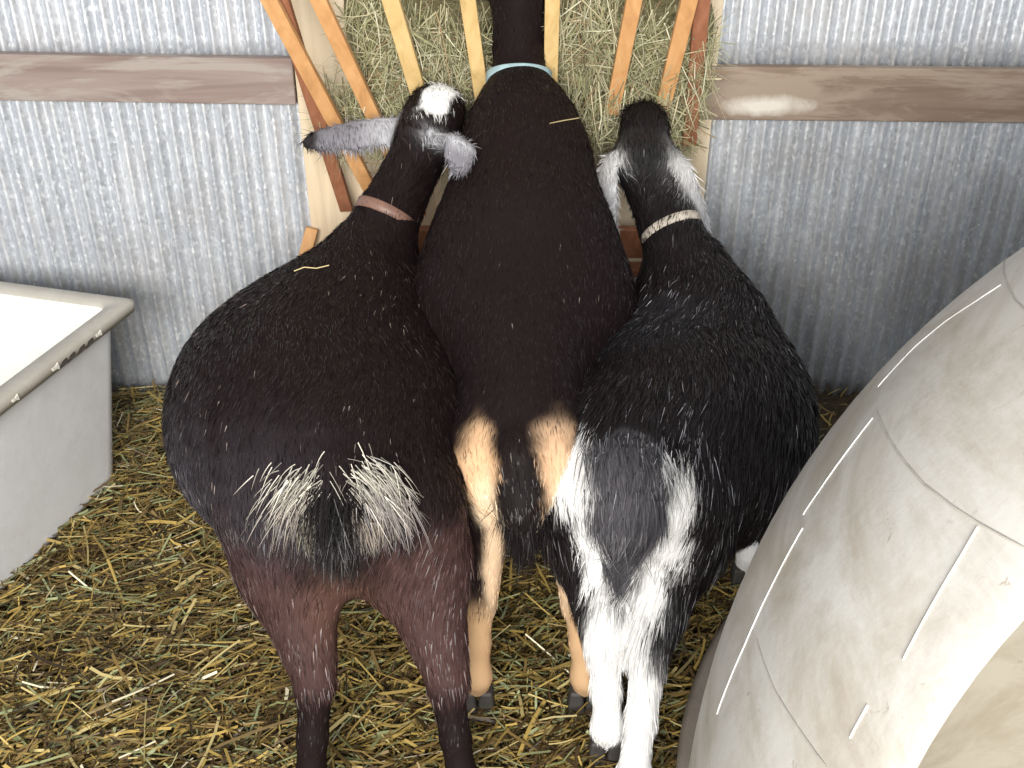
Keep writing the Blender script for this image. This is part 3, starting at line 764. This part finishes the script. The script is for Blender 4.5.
# ---- middle goat
TN = (.62,.40,.22); TNL = (.72,.52,.34)
def goat_middle():
    L = [ell((.018,1.68,.60), (.108,.15,.125), BK, k=.06, pitch=.3),
         ell((.020,1.86,.660), (.135,.25,.145), BK, k=.08, pitch=.38),
         ell((.026,2.10,.70), (.250,.25,.19), BK, k=.10, pitch=.40),
         ell((.022,2.22,.78), (.185,.24,.20), BK, k=.10, pitch=.55),
         ell((.018,2.36,.80), (.12,.15,.19), BK, k=.08, pitch=.5)]
    col = at(519, 64, D=2.49)-np.array([0,0,.055]); poll = at(518, -28, D=2.60)-np.array([0,0,.05]); nose = np.array([.02, 2.79, 1.14])
    L += [cone((.028,2.22,.84), (.030,2.36,.955), .165, .140, BK, .08), cone((.030,2.35,.95), (.022,2.44,1.03), .138, .100, BK, .05), cone((.022,2.42,1.02), col, .112, .060, BK, .04), cone(col, poll, .061, .060, BK, .03)]
    L += head(poll, nose, BK, .060)
    L += hind_leg((-.055,1.66,.58), (-.060,1.66,.46), (-.070,1.585,.27), (-.073,1.555,0), .075, BK, BK, TN)
    L += hind_leg((.105,1.66,.58), (.125,1.66,.46), (.138,1.585,.27), (.153,1.555,0), .075, BK, BK, TN)
    L += fore_leg((-.07,2.32,.72), (-.07,2.40,.56), (-.07,2.46,.38), (-.07,2.50,0), .07, BK, BK)
    L += fore_leg((.11,2.32,.72), (.11,2.40,.56), (.11,2.46,.38), (.11,2.50,0), .07, BK, BK)
    L += [cone((.01,1.57,.66), (.018,1.535,.57), .042, .042, BK, .03), cone((.018,1.535,.57), (.022,1.53,.50), .043, .030, BK, .02)]
    for sg in (-1, 1):
        L += ear([poll+np.array([sg*.045,.02,.02]), poll+np.array([sg*.095,.045,.015]), poll+np.array([sg*.145,.055,.03]), poll+np.array([sg*.18,.06,.03])], [.022,.034,.032,.014], (0,-.8,.5), [BK, BK, (.03,.024,.024)])
    blobs = [(at(480,468,D=1.59), (.040,.09,.075), (.66,.42,.24), .45), (at(488,498,D=1.58), (.028,.08,.07), (.80,.62,.42), .5), (at(553,462,D=1.59), (.045,.09,.075), (.70,.46,.28), .45), (at(560,500,D=1.58), (.03,.08,.07), (.8,.62,.42), .5),
             ((-.035,1.63,.38), (.022,.10,.16), TNL, .4), ((.10,1.63,.36), (.022,.10,.18), TNL, .4),
             ((.015,1.53,.56), (.046,.045,.13), (.012,.009,.009), .15)]
    root = goat('goat', (.02, 2.0, 0), L, blobs, 'slim black goat with tan rump and legs and pale blue collar, between two goats', (0,.93,.35), 80000, .016, (.004, (.3,.25,.22)))
    for (x, y) in ((-.073,1.565),(.153,1.565),(-.07,2.51),(.11,2.51)): hoof(root, x, y)
    collar(root, col+(poll-col)*.10, poll-col, .074, .074, .030, flat('pale_blue_collar', (.36,.50,.53), .6), 'pale blue collar')
    eyes(root, poll+(nose-poll)*.32, nose-poll, .056)
    tuft(root, 'tail_hair', [((.012,1.55,.62),(.025,.02,.04),(0,-.3,-1),.09,900,(.014,.011,.011)), ((.02,1.515,.54),(.022,.015,.045),(0,-.05,-1),.055,1300,(.016,.012,.013))], None, label='black hanging tail')
goat_middle()

# ---- right goat
GB = (.0125,.0095,.010)
def goat_right():
    yw = .32
    L = [ell((.225,1.68,.55), (.158,.18,.16), GB, k=.07, yaw=yw),
         ell((.325,1.86,.565), (.21,.28,.17), GB, k=.09, yaw=yw),
         ell((.415,1.93,.48), (.245,.33,.24), GB, k=.10, yaw=yw),
         ell((.42,2.14,.55), (.165,.22,.21), GB, k=.10, yaw=.1),
         ell((.42,2.26,.53), (.12,.13,.17), GB, k=.08)]
    col = at(672, 226, D=2.29); poll = at(644, 158, D=2.42); nose = at(646,122,D=2.58)-np.array([0,0,.07])
    L += [cone((.42,2.12,.66), (.405,2.22,.72), .12, .085, GB, .07), cone((.405,2.20,.69), col, .085, .058, GB, .05),
          cone(col, poll, .058, .056, GB, .03), cone(col+[0,0,-.04], poll+[0,.02,-.05], .058, .05, GB, .03)]
    hd = head(poll, nose, (.018,.016,.017), .069); L += hd
    L += [ell(at(645,118,D=2.50)-np.array([0,0,.012]), (.055,.06,.05), GB, k=.04)]
    WL = (.93,.92,.90)
    L += hind_leg((.150,1.61,.54), (.138,1.60,.44), (.178,1.475,.27), (.188,1.425,0), .080, GB, GB, WL)
    L += hind_leg((.315,1.62,.54), (.335,1.60,.44), (.258,1.435,.28), (.228,1.31,0), .095, GB, GB, WL)
    L += fore_leg((.50,2.06,.48), (.525,2.02,.36), (.55,1.985,.24), (.565,1.94,0), .07, GB, WL)
    L += fore_leg((.33,2.16,.48), (.33,2.16,.36), (.33,2.18,.24), (.33,2.17,0), .07, GB, WL)
    TG = (.085,.080,.088)
    L += [cone((.205,1.54,.65), (.205,1.49,.58), .055, .060, TG, .05), cone((.205,1.49,.57), (.20,1.465,.46), .058, .030, TG, .03)]
    ew = (.62,.61,.60)
    L += ear([at(612,156,D=2.40), at(606,178,D=2.37), at(608,205,D=2.335), at(612,230,D=2.31)], [.026,.036,.032,.012], (-.8,-.5,.35), [ew, (.50,.50,.51), (.42,.42,.43)])
    L += ear([at(674,154,D=2.41), at(684,172,D=2.38), at(694,198,D=2.35), at(704,228,D=2.32)], [.028,.040,.036,.014], (.8,-.5,.45), [(.85,.84,.82), (.72,.71,.70), (.55,.55,.56)])
    def B(px, py, D, r, c, s): return (at(px, py, D=D), r, c, s)
    blobs = [B(568,466,1.56,(.062,.09,.060),WL,.22), B(583,530,1.50,(.026,.07,.06),WL,.3), B(600,575,1.49,(.03,.08,.05),WL,.3), B(605,620,1.48,(.03,.08,.06),WL,.3),
             B(682,495,1.52,(.030,.07,.060),WL,.2), B(670,550,1.48,(.052,.08,.065),WL,.2), B(645,595,1.46,(.050,.08,.06),WL,.2), B(630,640,1.45,(.035,.07,.06),WL,.3),
             ((.175,1.48,.27),(.05,.06,.08),WL,.2), ((.245,1.45,.24),(.035,.06,.08),WL,.2), B(660,650,1.47,(.018,.05,.05),(.05,.05,.055),.3), B(668,600,1.5,(.015,.05,.05),(.03,.03,.032),.3),
             B(628,470,1.50,(.075,.07,.055),TG,.4), B(632,520,1.46,(.05,.06,.05),TG,.25), B(624,565,1.44,(.028,.05,.05),TG,.25),
             B(655,345,1.95,(.12,.12,.12),(.022,.021,.024),.5)]
    def hl(P): return 1.0 + .45*(P[:, 1] < 1.75)
    root = goat('goat', (.33, 1.85, 0), L, blobs, 'black goat with grizzled back, white-striped rump and white ears, rightmost', (.22,1,.1), 95000, .026, (.030, (.34,.33,.36)), hl)
    for (x, y) in ((.188,1.435),(.228,1.32),(.565,1.95),(.33,2.18)): hoof(root, x, y)
    collar(root, col+np.array([0,0,-.012]), poll-col, .068, .074, .022, flat('cream_collar', (.52,.46,.38), .7), 'cream collar')
    eyes(root, poll+(nose-poll)*.32, nose-poll, .056)
    tuft(root, 'tail_hair', [(tuple(at(628,455,D=1.54)),(.05,.02,.03),(0,-.6,-.8),.09,1400,(.09,.088,.10)), (tuple(at(628,500,D=1.48)),(.04,.015,.03),(0,-.2,-1),.085,1200,(.13,.125,.14)),
        (tuple(at(624,545,D=1.45)),(.022,.012,.03),(0,-.1,-1),.06,600,(.10,.10,.11)), (tuple(at(664,470,D=1.52)),(.012,.012,.03),(.2,-.3,-1),.06,200,(.5,.5,.5))], None, label='dark grey bushy tail over the white rump')
goat_right()

# wisps of straw lying on the coats
def wisp(pts, label):
    P = [Vector(tuple(p)) for p in pts]; V = []; Fc = []
    for i in range(len(P)):
        u = (P[min(i+1, len(P)-1)]-P[max(i-1, 0)]).normalized(); a = u.orthogonal().normalized(); b = u.cross(a)
        for k in range(6): V.append(P[i]+(a*math.cos(k*math.pi/3)+b*math.sin(k*math.pi/3))*.0013)
    for i in range(len(P)-1):
        for k in range(6): Fc.append((i*6+k, i*6+(k+1)%6, (i+1)*6+(k+1)%6, (i+1)*6+k))
    tag(link('straw_wisp', pyd(V, Fc, True), flat('dry_straw', (.55,.44,.22), .6)), label, 'straw')
def onto(px, py, goat_body, lift=.008):
    o = Vector((0,0,H)); d = (Vector(tuple(at(px, py, D=1.0)))-o).normalized()
    M = goat_body.matrix_world.inverted(); hit, loc, nr, _ = goat_body.ray_cast(M @ o, d)
    return (goat_body.matrix_world @ loc) + nr*lift if hit else None
bpy.context.view_layer.update()
bodies = [o for o in scene.objects if o.name.startswith('body')]
for pts, k, lb in (([(296,276),(306,272),(318,273),(330,270)], 0, 'short bent straw lying on the shoulder of the leftmost goat'),
                   ([(548,127),(560,124),(575,121),(588,122)], 1, 'thin straw lying across the neck of the middle goat')):
    q = [onto(px, py, bodies[k], .012) for px, py in pts]
    q = [v for v in q if v is not None]
    if len(q) > 2: wisp(q, lb)
